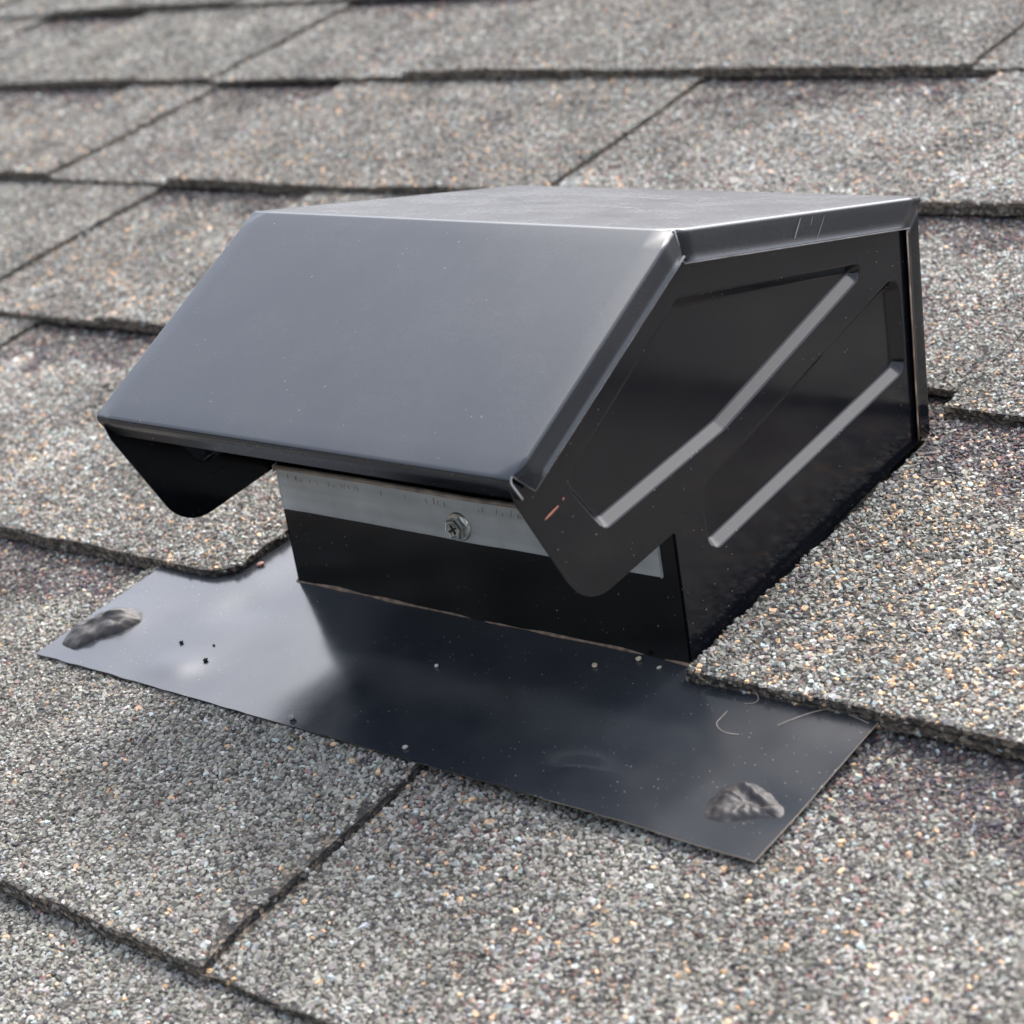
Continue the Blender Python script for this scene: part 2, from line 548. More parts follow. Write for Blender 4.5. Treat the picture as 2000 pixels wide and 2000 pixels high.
def piece(name, row, x0, x1, tab, mix, dy=0.0, skip=(), bands=(), slant0=0.0, slant1=0.0, corner=0.0, head=0.05, bare=False, step=0.00128, smear=0.0006):
    """one ply of a shingle between x0 and x1: a base strip, or a tab laminated on it"""
    top = tab_top if tab else base_top
    th = T_TAB if tab else T_BASE
    yb0 = ROWS[row] + dy
    ytop = ROWS[row + 1] + head
    W0 = Wave(hash((row, round(x0, 3))) % 9999, 0.03)

    def xl(y):
        return x0 + slant0 * (y - yb0) / EXPO + 0.0004 * W0(y, 0.0)

    def xr(y):
        r = x1 + slant1 * (y - yb0) / EXPO + 0.0005 * W0(y, 1.0)
        if corner:
            d = np.clip((y - yb0) / corner, 0, 1)
            r = r - corner * 1.15 * (1 - np.sqrt(np.clip(1 - (1 - d) ** 2, 0, 1)))
        return r
    nx = max(8, int((x1 - x0) / 0.004))
    vv = [0, 0.004, 0.015, 0.035, 0.06, 0.1, 0.16, 0.25, 0.4, 0.55, 0.7, 0.85, 1.0]
    ny = len(vv)
    u = np.linspace(0, 1, nx + 1)
    verts = []
    for lay in (0, 1):
        for v in vv:
            yy0 = yb0 + v * (ytop - yb0)
            x = xl(yy0) + u * (xr(yy0) - xl(yy0))
            y = butt_y(row, x, dy) + v * (ytop - butt_y(row, x, dy))
            z = top(row, x, y, dy) - lay * (th - (0.00035 if tab else 0.0))
            verts.append(np.stack([x, y, z], 1))
    verts = np.concatenate(verts)
    n1 = nx + 1
    off = n1 * ny
    faces = []
    for j in range(ny - 1):
        for i in range(nx):
            a = j * n1 + i
            faces.append((a, a + 1, a + n1 + 1, a + n1))
            faces.append((off + a, off + a + n1, off + a + n1 + 1, off + a + 1))
    for i in range(nx):
        faces.append((i, off + i, off + i + 1, i + 1))
        a = (ny - 1) * n1 + i
        faces.append((a, a + 1, off + a + 1, off + a))
    for j in range(ny - 1):
        a, b = j * n1, (j + 1) * n1
        faces.append((a, b, off + b, off + a))
        a, b = a + nx, b + nx
        faces.append((a, off + a, off + b, b))
    o = mesh_obj(name, verts, faces, M_FAR if bare else [M_ASPH, M_CUT], ROOF)
    if not bare:
        k0 = 2 * nx * (ny - 1)
        for i in range(nx):
            o.data.polygons[k0 + 2 * i].material_index = 1
    if bare:
        return o
    # grains lying on the face
    yvis = ROWS[row + 1] + 0.022
    gx = np.arange(x0 - 0.006, x1 + 0.006, step)
    gy = np.arange(yb0 - 0.004, yvis, step * 0.866)
    X, Y = np.meshgrid(gx, gy)
    X = X + (np.arange(len(gy)) % 2)[:, None] * step * 0.5
    P = np.stack([X.ravel(), Y.ravel(), np.zeros(X.size)], 1)
    P[:, :2] += rng.uniform(-0.40, 0.40, (len(P), 2)) * step
    keep = (P[:, 0] > xl(P[:, 1])) & (P[:, 0] < xr(P[:, 1])) & (P[:, 1] > butt_y(row, P[:, 0], dy) + 0.0005) & (P[:, 1] < yvis)
    for (s0, s1, sl) in skip:
        keep &= ~((P[:, 0] > s0 + 0.004) & (P[:, 0] < s1 + sl * (P[:, 1] - yb0) / EXPO + 0.0011))
    if tab:           # worn, smeared asphalt along the cut edge of a tab
        keep &= (xr(P[:, 1]) - P[:, 0]) > smear * (0.8 + 0.9 * W_EDGE2(P[:, 0] * 0.3, P[:, 1]))
    keep &= wanted(P)
    keep &= rng.random(len(P)) > 0.035
    if row <= 1:      # hidden under the flange and the box of the vent
        keep &= ~((P[:, 0] > -0.128) & (P[:, 0] < 0.128) & (P[:, 1] > -0.054) & (P[:, 1] < (0.10 if row == 0 else -1)))
    P = P[keep]
    P[:, 2] = top(row, P[:, 0], P[:, 1], dy) + rng.normal(0.00012, 0.00012, len(P))
    Nn = np.tile(np.array([0, 0.02, 1.0]), (len(P), 1))
    # grains on the cut edges
    ex = np.arange(x0 + 0.001, x1 - 0.001, 0.00062)
    ex = ex + rng.uniform(-0.0004, 0.0004, len(ex))
    E1 = np.stack([ex, butt_y(row, ex, dy) + rng.uniform(0.0001, 0.0005, len(ex)), np.zeros(len(ex))], 1)
    E1 = E1[(E1[:, 0] > xl(yb0)) & (E1[:, 0] < xr(yb0 + 0.0001) - 0.001)]
    E1[:, 2] = top(row, E1[:, 0], E1[:, 1], dy) - rng.uniform(0.05, 0.95, len(E1)) * th
    ey = np.arange(yb0 + 0.001, yvis, 0.0008)
    ey = ey + rng.uniform(-0.0004, 0.0004, len(ey))
    E2 = np.stack([xr(ey) - rng.uniform(0.0, 0.0006, len(ey)), ey, np.zeros(len(ey))], 1)
    E2[:, 2] = top(row, E2[:, 0], ey, dy) - rng.uniform(0.05, 0.7, len(ey)) * th
    for E, nv_, dens in ((E1, (0, -0.75, 0.65), 0.16), (E2, (0.8, 0, 0.6), 0.12)):
        E = E[wanted(E) & (rng.random(len(E)) < dens)]
        P = np.concatenate([P, E])
        Nn = np.concatenate([Nn, np.tile(np.array(nv_, float), (len(E), 1))])
    band = None
    if bands:
        yn = ROWS[row + 1]
        def band(Q):
            w = np.zeros(len(Q))
            for (b0, b1, wd) in bands:
                e = wd * (1 + 0.22 * W_EDGE(Q[:, 0], 9.0)) 
                g = np.clip((Q[:, 1] - (yn - e)) / 0.006 + 0.5, 0, 1)
                g = g * ((Q[:, 0] > b0) & (Q[:, 0] < b1))
                w = np.maximum(w, g)
            return 0.93 * w
    grains(o, P, Nn, mix, band)
    return o

# the deck below and around the courses that are built
deck = [(-4, -2.5, -0.016), (3, -2.5, -0.016), (3, 3.2, -0.016), (-4, 3.2, -0.016)]
deck += [(x, y, -0.14) for x, y, _ in deck]
ROOF = mesh_obj('roof', deck, [(0, 1, 2, 3), (7, 6, 5, 4), (0, 4, 5, 1), (1, 5, 6, 2), (2, 6, 7, 3), (3, 7, 4, 0)], M_FAR, None, kind='structure')

ROOF['label'] = 'sloping roof of grey laminated asphalt shingles laid in courses'

# row: list of (x0, x1, dy, [tabs (x0, x1, mix, slant0, slant1, corner)], base mix, bands, corner)
P_, Wm, Mx, Pk = ('plain', 'plain'), ('warm', 'mixed'), ('mixed', 'warm'), ('pinky', 'mixed')
COURSES = {
    -2: [(-0.60, 0.60, 0, [(-0.40, 0.30, P_)], P_, ())],
    -1: [(-0.70, 0.205, 0, [(-0.33, 0.120, P_)], P_, ()), (0.2055, 0.75, 0, [(0.30, 0.50, P_)], Mx, ())],
    0: [(-0.80, -0.262, 0, [(-0.62, -0.40, P_)], Mx, ((-0.9, 0.0, 0.026),)),
        (-0.2615, 0.70, 0, [(-0.139, 0.0335, P_, -0.004, -0.006), (0.30, 0.52, P_)], ('mixed', 'plain'), ((-0.5, -0.06, 0.026), (0.08, 0.8, 0.028)))],
    1: [(-0.95, -0.1025, 0, [(-0.66, -0.3835, Mx, 0, -0.006), (-0.287, -0.1022, Wm, -0.004, 0.0, 0.010)], Pk, ((-0.384, -0.283, 0.027),), 0.010),
        (-0.1020, 0.0790, 0.1365, [], Mx, ((-0.2, 0.2, 0.030),)),
        (0.0795, 0.60, 0.0015, [(0.080, 0.345, ('warm', 'warm'))], Mx, ((0.05, 0.4, 0.030),))],
    2: [(-1.00, -0.215, 0, [(-0.66, -0.4535, P_, 0, -0.008), (-0.345, -0.230, Wm)], Wm, ((-0.46, -0.34, 0.022),)),
        (-0.2145, 0.0765, 0.0145, [], Pk, ((-0.3, 0.08, 0.028),)),
        (0.0770, 0.62, 0.0, [(0.0775, 0.31, Pk, 0.006, 0)], Pk, ((0.05, 0.5, 0.030),))],
    3: [(-1.12, -0.64, 0, [(-0.98, -0.83, P_)], Mx, ((-0.83, -0.6, 0.026),)),
        (-0.6395, 0.30, 0, [(-0.6390, -0.5590, Wm, -0.010, -0.005), (-0.4560, -0.1985, Mx, 0.0, -0.008), (-0.053, 0.18, Pk, 0.004, 0)],
         Pk, ((-0.56, -0.455, 0.024), (-0.2, -0.05, 0.030)))],
    4: [(-1.30, -0.50, 0, [(-1.10, -0.8950, P_, 0, -0.015), (-0.787, -0.5730, P_, 0, -0.008)], P_, ((-0.91, -0.785, 0.028), (-0.58, -0.4, 0.020))),
        (-0.4995, 0.32, 0, [(-0.41, -0.0625, ('plain', 'mixed'), 0, -0.006)], Pk, ((-0.5, -0.40, 0.020), (-0.06, 0.3, 0.028)))],
    5: [(-1.40, -0.62, 0, [(-1.2, -1.0, P_), (-0.9, -0.70, P_)], P_, ()), (-0.6195, 0.30, 0, [(-0.52, -0.22, P_), (-0.1, 0.12, P_)], P_, ())],
    6: [(-1.40, 0.30, 0, [(-1.15, -0.9, P_), (-0.7, -0.4, P_), (-0.2, 0.1, P_)], P_, ())],
}
for row, strips in COURSES.items():
    for st in strips:
        x0, x1, dy, tabs, mix, bands = st[:6]
        bare = row in (-2, 6)
        piece('shingle', row, x0, x1, False, mix, dy, skip=[(t[0], t[1], t[4] if len(t) > 4 else 0) for t in tabs], bands=bands, corner=st[6] if len(st) > 6 else 0, bare=bare)
        for t in tabs:
            piece('shingle_tab', row, t[0], t[1], True, t[2], dy, bands=[b for b in bands if row == 1 and t[0] > 0],
                  slant0=t[3] if len(t) > 3 else 0, slant1=t[4] if len(t) > 4 else 0, corner=t[5] if len(t) > 5 else 0, bare=bare,
                  smear=0.0026 if row == 0 else 0.0006)
print('GRAINS', STAT)


# ------------------------------------------------------------------ the vent
H = 0.0772                    # half width of the box
HX = H + 0.0020               # half width of the hood with its folded lips
P1, P2, P3 = np.array([0.0323, 0.1120]), np.array([-0.0466, 0.0845]), np.array([0.1458, 0.0696])
PB = np.array([0.1300, -0.002])
VENT = bpy.data.objects.new('roof_vent', None)
COL.objects.link(VENT)
VENT.matrix_world = T
VENT.empty_display_size = 0.05
tag(VENT, 'black painted metal hooded roof vent on a flat flange among the shingles', 'roof vent')

def unit(v):
    return v / np.linalg.norm(v)

def fillet(poly, radii, seg=6, closed=True):
    """round the corners of a 2-D polygon"""
    out_ = []
    n = len(poly)
    for i in range(n):
        p = np.array(poly[i], float)
        r = radii[i] if isinstance(radii, (list, tuple)) else radii
        if r <= 0 or (not closed and i in (0, n - 1)):
            out_.append(p)
            continue
        a, b = np.array(poly[i - 1], float), np.array(poly[(i + 1) % n], float)
        da, db = unit(a - p), unit(b - p)
        ang = math.acos(np.clip(da @ db, -1, 1))
        d = min(r / math.tan(ang / 2), 0.48 * np.linalg.norm(a - p), 0.48 * np.linalg.norm(b - p))
        r2 = d * math.tan(ang / 2)
        c = p + unit(da + db) * (r2 / math.sin(ang / 2))
        s, e = p + da * d, p + db * d
        a0, a1 = math.atan2(*(s - c)[::-1]), math.atan2(*(e - c)[::-1])
        dl = (a1 - a0 + math.pi) % (2 * math.pi) - math.pi
        for k in range(seg + 1):
            t = a0 + dl * k / seg
            out_.append(c + r2 * np.array([math.cos(t), math.sin(t)]))
    return np.array(out_)

def inset(poly, d):
    """offset a counter-clockwise polygon inwards"""
    n = len(poly)
    res = []
    for i in range(n):
        a, p, b = poly[i - 1], poly[i], poly[(i + 1) % n]
        e1, e2 = unit(p - a), unit(b - p)
        n1, n2 = np.array([-e1[1], e1[0]]), np.array([-e2[1], e2[0]])
        mid = n1 + n2
        mid = mid / max(0.35, (mid @ mid) / 2) 
        res.append(p + mid * d)
    return np.array(res)

def ccw(p):
    p = np.asarray(p, float)
    a = np.sum(p[:, 0] * np.roll(p[:, 1], -1) - np.roll(p[:, 0], -1) * p[:, 1])
    return p if a > 0 else p[::-1]

# --- flange, slightly dented sheet
FX0, FX1, FY0, FY1 = -0.1362, 0.1378, -0.0628, 0.075
def flange_z(x, y):
    z = tab_top(0, 0.0, y) * 0 + (0.0029 - DROP * (y - ROWS[0]) / EXPO) + 0.0015
    z = z + 0.00012 * Wave(21, 0.09)(x, y)
    for (bx, by, sx, sy, h) in ((-0.0800, -0.0526, 0.0100, 0.0070, 0.0008), (0.0775, -0.0510, 0.0085, 0.0050, 0.0019),
                                (-0.1220, -0.0400, 0.0130, 0.0120, 0.0007), (0.1240, -0.0450, 0.0110, 0.0090, -0.0006),
                                (-0.085, -0.018, 0.012, 0.008, -0.0005)):
        z = z + h * np.exp(-((x - bx) / sx) ** 2 - ((y - by) / sy) ** 2)
    # the sheet dips to the lower ply to the right of the tab edge
    z = z - 0.0012 * (1 / (1 + np.exp(-(x - 0.105) / 0.010))) * np.clip((-0.01 - y) / 0.05, 0, 1)
    return z
fx, fy = np.linspace(FX0, FX1, 190), np.linspace(FY0, FY1, 100)
X, Y = np.meshgrid(fx, fy)
edge = 0.00008 * Wave(22, 0.02)(X, 0 * X) * (Y < FY0 + 0.001)
verts = np.stack([X.ravel(), (Y + edge).ravel(), flange_z(X, Y).ravel()], 1)
faces = [(j * 190 + i, j * 190 + i + 1, (j + 1) * 190 + i + 1, (j + 1) * 190 + i) for j in range(99) for i in range(189)]
fl = mesh_obj('flange', verts, faces, [M_FLANGE, M_FLEDGE], VENT, True)
solidify(fl, 0.0004, rim=1)
es = fl.modifiers.new('edge', 'EDGE_SPLIT')
es.split_angle = math.radians(40)
fl['label'] = 'flat glossy flange lying on the lower shingles, dusty and slightly dented'

# --- side panels with two pressed recesses
NOTCH = np.array([0.0066, 0.0378])
side_poly = [(0.0, -0.002), tuple(PB + np.array([-0.0012, 0])), (0.1442, 0.0690), (0.0320, 0.1110), (-0.0458, 0.0838), (-0.0452, 0.0765), (-0.0326, 0.0388), tuple(NOTCH)]
side_out = ccw(fillet(side_poly, [0, 0, 0, 0, 0.0, 0.006, 0.0150, 0.0012], 8))
EMB_RAW = [[(0.0294, 0.0948), (0.1122, 0.0648), (0.1098, 0.0598), (0.0355, 0.0516), (-0.0192, 0.0530), (-0.0290, 0.0733)],
           [(0.1304, 0.0535), (0.1248, 0.0224), (0.0172, 0.0226), (0.0202, 0.0430)]]
def erode(poly, d):
    """parallel inset of a convex counter-clockwise polygon, by clipping with its shifted edges"""
    res = [np.array(p) for p in poly]
    n = len(poly)
    for i in range(n):
        a, b = poly[i], poly[(i + 1) % n]
        e = unit(b - a)
        nn = np.array([-e[1], e[0]])
        c = (a + nn * d) @ nn
        out_ = []
        for k in range(len(res)):
            p, q = res[k - 1], res[k]
            sp, sq = p @ nn - c, q @ nn - c
            if (sp < 0) != (sq < 0):
                t = sp / (sp - sq)
                out_.append(p + (q - p) * t)
            if sq >= 0:
                out_.append(q)
        res = out_
    keep = [p for k, p in enumerate(res) if np.linalg.norm(p - res[k - 1]) > 1e-5]
    return np.array(keep)

def side_panel(sgn):
    """one pressed sheet: nested contours of the recesses, triangulated together"""
    co, edges, dep = [], [], []
    def add(poly, d):
        k = len(co)
        for q in poly:
            co.append(Vector((float(q[0]), float(q[1]))))
            dep.append(d)
        edges.extend((k + i, k + (i + 1) % len(poly)) for i in range(len(poly)))
    add(side_out, 0.0)
    for raw in EMB_RAW:
        raw = ccw(raw)
        for (d, dp) in ((0.0, 0.0), (0.0003, 0.00005), (0.0006, 0.00020), (0.0009, 0.00046), (0.0028, 0.00255), (0.0031, 0.00280), (0.0034, 0.00293), (0.0037, 0.00297)):
            add(fillet(erode(raw, d), max(0.0012, 0.0055 - d), 7), dp)
    vv, _, ff, ov, _, _ = delaunay_2d_cdt(co, edges, [], 1, 1e-7)
    d_of = [dep[o[0]] if o else 0.0 for o in ov]
    vs_ = [(sgn * (H - d_of[i]), v.x, v.y) for i, v in enumerate(vv)]
    fs = []
    for f in ff:
        a, b, c = (vs_[k] for k in f)
        area = (b[1] - a[1]) * (c[2] - a[2]) - (c[1] - a[1]) * (b[2] - a[2])
        f = tuple(f)
        fs.append(f if area * sgn > 0 else f[::-1])
    me = bpy.data.meshes.new('side_panel')
    me.from_pydata(vs_, [], fs)
    me.update()
    me.materials.append(M_SIDE)
    me.polygons.foreach_set('use_smooth', [abs(p.normal.x) < 0.9995 for p in me.polygons])
    o = link('side_panel', me, VENT)
    solidify(o, 0.0006)
    return o
side_panel(1)
side_panel(-1)

# --- folded sheets: hood (top and front in one piece) and rear panel
def folded(name, path, bends, lips, mats, cols=26, hx=HX):
    """path: 2-D points; bends: bend radii at inner points; lips: per segment (height, mitre at start, mitre at end) or None"""
    r = 0.0010
    XX = hx - r
    bm = bmesh.new()
    path = [np.array(p, float) for p in path]
    pts, nor = [], []
    segs = []
    n = len(path)
    for i in range(n):
        if i in (0, n - 1):
            d = unit(path[1] - path[0]) if i == 0 else unit(path[-1] - path[-2])
            pts.append(path[i])
            nor.append(np.array([-d[1], d[0]]))
            segs.append(len(pts) - 1)
        else:
            f = fillet([path[i - 1], path[i], path[i + 1]], [0, bends[i - 1], 0], 8, closed=False)[1:-1]
            d1, d2 = unit(path[i] - path[i - 1]), unit(path[i + 1] - path[i])
            a1, a2 = math.atan2(d1[1], d1[0]), math.atan2(d2[1], d2[0])
            dl = (a2 - a1 + math.pi) % (2 * math.pi) - math.pi
            segs.append(len(pts))
            for k, q in enumerate(f):
                t = a1 + dl * k / (len(f) - 1)
                pts.append(q)
                nor.append(np.array([-math.sin(t), math.cos(t)]))
            segs.append(len(pts) - 1)
    # subdivide the straight runs
    grid = []
    xs = np.linspace(-XX, XX, cols + 1)
    runs = {}
    order = []
    k = 0
    for i in range(len(pts) - 1):
        order.append((pts[i], nor[i]))
        L_ = np.linalg.norm(pts[i + 1] - pts[i])
        m_ = int(L_ / 0.006)
        a_idx = len(order) - 1
        for q in range(1, m_):
            t = q / m_
            order.append((pts[i] * (1 - t) + pts[i + 1] * t, nor[i] * (1 - t) + nor[i + 1] * t))
        runs[i] = (a_idx, len(order))
    order.append((pts[-1], nor[-1]))
    for (p, nn) in order:
        grid.append([bm.verts.new((x, p[0], p[1])) for x in xs])
    for a, b in zip(grid[:-1], grid[1:]):
        for i in range(cols):
            bm.faces.new((a[i], a[i + 1], b[i + 1], b[i]))
    # lips
    si = 0
    for s in range(n - 1):
        lp = lips[s]
        i0, i1 = segs[2 * s], segs[2 * s + 1]
        a_idx = runs[i0][0]
        b_idx = runs[i1 - 1][1] if i1 - 1 in runs else a_idx
        if lp is None:
            continue
        h_, m0, m1 = lp
        td = unit(pts[i1] - pts[i0])
        Ls = np.linalg.norm(pts[i1] - pts[i0])
        for sg in (-1, 1):
            prev = [grid[q][-1 if sg > 0 else 0] for q in range(a_idx, b_idx + 1)]
            prof = [(r * math.sin(f), r * (1 - math.cos(f)), 0) for f in np.linspace(0, math.pi / 2, 6)[1:]]
            prof += [(r, r + h_ * t, t) for t in (0.3, 0.65, 0.96)] + [(r + 0.0004, r + h_, 1.0)]
            for (dx, dn, t) in prof:
                cur = []
                for q in range(a_idx, b_idx + 1):
                    p, _ = order[q]
                    w = ((p - pts[i0]) @ td) / Ls
                    nn = np.array([-td[1], td[0]])
                    sh = (m0 * (1 - w) - m1 * w) * t * h_
                    pp = p - nn * dn + td * sh
                    cur.append(bm.verts.new((sg * (XX + dx), pp[0], pp[1])))
                for q in range(len(cur) - 1):
                    bm.faces.new((prev[q], prev[q + 1], cur[q + 1], cur[q]) if sg < 0 else (prev[q + 1], prev[q], cur[q], cur[q + 1]))
                prev = cur
    bmesh.ops.recalc_face_normals(bm, faces=bm.faces)
    ref = max(bm.faces, key=lambda f: f.calc_center_median().z)
    if ref.normal.z < 0 and name == 'hood':
        bmesh.ops.reverse_faces(bm, faces=bm.faces)
    if name == 'rear_panel':
        ref = max(bm.faces, key=lambda f: f.calc_area() - abs(f.calc_center_median().x))
        if ref.normal.y < 0:
            bmesh.ops.reverse_faces(bm, faces=bm.faces)
    me = bpy.data.meshes.new(name)
    bm.to_mesh(me)
    bm.free()
    for mt in mats:
        me.materials.append(mt)
    me.polygons.foreach_set('use_smooth', [True] * len(me.polygons))
    o = link(name, me, VENT)
    solidify(o, 0.0005, rim=1)
    return o
dF = unit(P2 - P1)
HEM = P2 + np.array([0.0026, -0.0068])
hood = folded('hood', [P2 * 0 + HEM, P2, P1, P3], [0.0016, 0.0020], [None, (0.0068, 0.35, 0.10), (0.0076, 0.45, 0.85)], [M_HOOD, M_LIPEDGE])
hood['label'] = 'sloping sheet metal hood with folded lips'
rear = folded('rear_panel', [P3 + np.array([-0.0004, -0.0012]), PB], [], [(0.0066, 0.9, 0.0)], [M_SIDE, M_EDGE], hx=H + 0.0011)

# --- front panel of the box, leaning back, and the strip across its top
def fy_at(z):
    return 0.0064 * z / 0.0385
def lean_box(name, x0, x1, z0, z1, y_off, thick, mats, bev=0.0002, seg=30):
    vs_, fs = [], []
    xs = np.linspace(x0, x1, seg + 1)
    W = Wave(31, 0.05)
    for x in xs:
        wob = 0.00015 * W(x, 0.0)
        for (z, k) in ((z0, 0), (z1, 0), (z1, 1), (z0, 1)):
            vs_.append((x, fy_at(z) + y_off + k * thick + wob, z))
    for i in range(seg):
        a, b = i * 4, (i + 1) * 4
        fs += [(a, b, b + 1, a + 1), (a + 1, b + 1, b + 2, a + 2), (a + 2, b + 2, b + 3, a + 3), (a + 3, b + 3, b, a)]
    fs += [(3, 2, 1, 0), tuple(seg * 4 + q for q in (0, 1, 2, 3))]
    o = mesh_obj(name, vs_, fs, mats, VENT)
    b = o.modifiers.new('bevel', 'BEVEL')
    b.width = bev
    b.segments = 2
    b.limit_method = 'ANGLE'
    return o
lean_box('front_panel', -H + 0.0007, H - 0.0007, -0.002, 0.0380, 0.0, 0.0008, M_BOX)
strip = lean_box('metal_strip', -0.0755, 0.0715, 0.0245, 0.0384, -0.0009, 0.0007, M_GALV)
strip['label'] = 'galvanised steel strip screwed across the front opening'
top_lip = mesh_obj('strip_lip', [(-0.0755, fy_at(0.0384) - 0.0006, 0.0386), (0.0715, fy_at(0.0384) - 0.0006, 0.0386), (0.0715, 0.0200, 0.0405), (-0.0755, 0.0200, 0.0405)], [(0, 1, 2, 3)], [M_BOX, M_EDGE], strip)
solidify(top_lip, 0.0006, rim=1)
hem = lean_box('strip_hem', -0.0755, 0.0715, 0.0378, 0.0391, -0.0017, 0.0014, M_HEM, bev=0.0005)  # thin roll added to carry the painted highlight
hem.parent = strip
# faint row of stamped marks
bm = bmesh.new()
R2 = random.Random(5)
x = -0.071
while x < 0.070:
    if R2.random() < 0.72 and not (-0.003 < x < 0.008):
        h_ = R2.uniform(0.0008, 0.0020)
        w_ = R2.uniform(0.00016, 0.0003)
        zz = 0.0347 + R2.uniform(-0.0004, 0.0004)
        sl = R2.uniform(-0.0005, 0.0005)
        q = [bm.verts.new((x + a, fy_at(z) - 0.00096 + 0.00015 * float(Wave(31, 0.05)(x, 0.0)), z)) for a, z in ((0, zz), (w_, zz), (w_ + sl, zz + h_), (sl, zz + h_))]
        bm.faces.new(q)
    x += R2.choice([0.0009, 0.0011, 0.0016, 0.0022, 0.0032])
mk = bm_obj('stamped_marks', bm, M_MARK, strip)
mk['kind'] = 'stuff'

# screw with hexagonal washer head
def screw(parent, x, z):
    y = fy_at(z) - 0.0009
    ln = math.atan2(0.0064, 0.0385)
    base = Matrix.Translation((x, y, z)) @ Matrix.Rotation(math.pi / 2 - ln, 4, 'X')
    def lathe(name, rings, nseg, mat, par, cap=True, rot=0.0, smooth=False):
        vs_, fs = [], []
        for (r, zz) in rings:
            for k in range(nseg):
                a = 2 * math.pi * k / nseg + rot
                vs_.append(base @ Vector((r * math.cos(a), r * math.sin(a), zz)))
        for j in range(len(rings) - 1):
            for k in range(nseg):
                l = (k + 1) % nseg
                fs.append((j * nseg + k, j * nseg + l, (j + 1) * nseg + l, (j + 1) * nseg + k))
        if cap:
            fs.append(tuple((len(rings) - 1) * nseg + k for k in range(nseg)))
        return mesh_obj(name, vs_, fs, mat, par, smooth)
    w = lathe('screw', [(0.0044, 0.0), (0.0044, 0.0006), (0.0041, 0.0009), (0.0030, 0.0011)], 32, M_ZINC, parent)
    hd = lathe('screw_head', [(0.0034, 0.0009), (0.0034, 0.0030), (0.0031, 0.0035), (0.0024, 0.0037), (0.0021, 0.0034), (0.0012, 0.0031)], 6, M_ZINC, w, rot=0.2)
    bm = bmesh.new()
    for a in (0.5, 0.5 + math.pi / 2):
        mm = base @ Matrix.Translation((0, 0, 0.00318)) @ Matrix.Rotation(a, 4, 'Z') @ Matrix.Diagonal((0.0032, 0.0007, 0.0003, 1))
        bmesh.ops.create_cube(bm, size=1.0, matrix=mm)
    bm_obj('drive_slot', bm, M_BOX, w)
    w['label'] = 'zinc plated hex washer head screw in the strip'
screw(VENT, 0.0000, 0.0293)

# --- bead of rust and grime where the box meets the flange
bm = bmesh.new()
W1, W2 = Wave(41, 0.02), Wave(42, 0.006)
prev = None
for x in np.linspace(-H - 0.0005, H + 0.0008, 140):
    r = 0.0010 + 0.00010 * float(W1(x, 0))
    z0 = float(flange_z(np.array(x), np.array(-0.001)))
    ring = [bm.verts.new((x, 0.0012 - r * 1.6 * math.cos(t), z0 - 0.0002 + r * math.sin(t))) for t in np.linspace(0, math.pi / 2 + 0.3, 6)]
    if prev:
        for k in range(5):
            bm.faces.new((prev[k], ring[k], ring[k + 1], prev[k + 1]))
    prev = ring
bm_obj('base_bead', bm, M_RUST, VENT, True)

# --- sealant dabs over the flange nails
def dab(pts, hfun, seed, label):
    """a lump on the flange: polygon outline (ccw) filled with a height field"""
    P = ccw(fillet(pts, 0.003, 5))
    c = P.mean(0)
    bm = bmesh.new()
    rings = [1.0, 0.98, 0.95, 0.91, 0.86, 0.80, 0.74, 0.67, 0.60, 0.53, 0.45, 0.37, 0.28, 0.19, 0.09]
    nP = 150
    WB, WC = Wave(seed + 7, 0.0060), Wave(seed + 8, 0.0016)
    # resample outline
    d = np.r_[0, np.cumsum(np.linalg.norm(np.diff(np.vstack([P, P[:1]]), axis=0), axis=1))]
    tt = np.linspace(0, d[-1], nP, endpoint=False)
    PP = np.vstack([P, P[:1]])
    ol = np.stack([np.interp(tt, d, PP[:, 0]), np.interp(tt, d, PP[:, 1])], 1)
    W = Wave(seed, 0.0035)
    ol = ol + 0.00008 * np.stack([W(ol[:, 0], ol[:, 1]), W(ol[:, 1], ol[:, 0])], 1)
    prev = None
    for s in rings:
        q = c + (ol - c) * s
        zf = flange_z(q[:, 0], q[:, 1])
        h_ = hfun(q[:, 0], q[:, 1], s) + (0.00010 * W(q[:, 0], q[:, 1]) + 0.00016 * WB(q[:, 0], q[:, 1]) + 0.00003 * WC(q[:, 0], q[:, 1])) * (1 - s ** 8)
        cur = [bm.verts.new((a, b, z_ + e)) for (a, b), z_, e in zip(q, zf, np.maximum(h_, -0.0002))]
        if prev:
            for i in range(nP):
                j = (i + 1) % nP
                bm.faces.new((prev[i], prev[j], cur[j], cur[i]))
        prev = cur
    bm.faces.new(prev)
    o = bm_obj('sealant_dab', bm, M_SEAL, VENT, True)
    o['label'] = label
    return o

def bump(x, y, bx, by, sx, sy, rot=0.0):
    c, n = math.cos(rot), math.sin(rot)
    u, v = (x - bx) * c + (y - by) * n, -(x - bx) * n + (y - by) * c
    return np.exp(-(u / sx) ** 2 - (v / sy) ** 2)
def h_right(x, y, s):
    rim = np.clip(1 - s ** 5, 0, 1)
    body = 0.0011 + 0.0016 * bump(x, y, 0.1200, -0.0445, 0.0045, 0.0035, 0.3) + 0.0012 * bump(x, y, 0.1245, -0.0500, 0.0060, 0.0016, 0.45)
    fold = 0.0018 * bump(x, y, 0.1225, -0.0410, 0.0060, 0.0010, -0.35) - 0.0012 * bump(x, y, 0.1240, -0.0438, 0.0060, 0.0009, -0.25)
    tail = 0.0012 * bump(x, y, 0.1315, -0.0455, 0.0035, 0.0011, 0.25)
    return 0.85 * (body + fold + tail) * rim
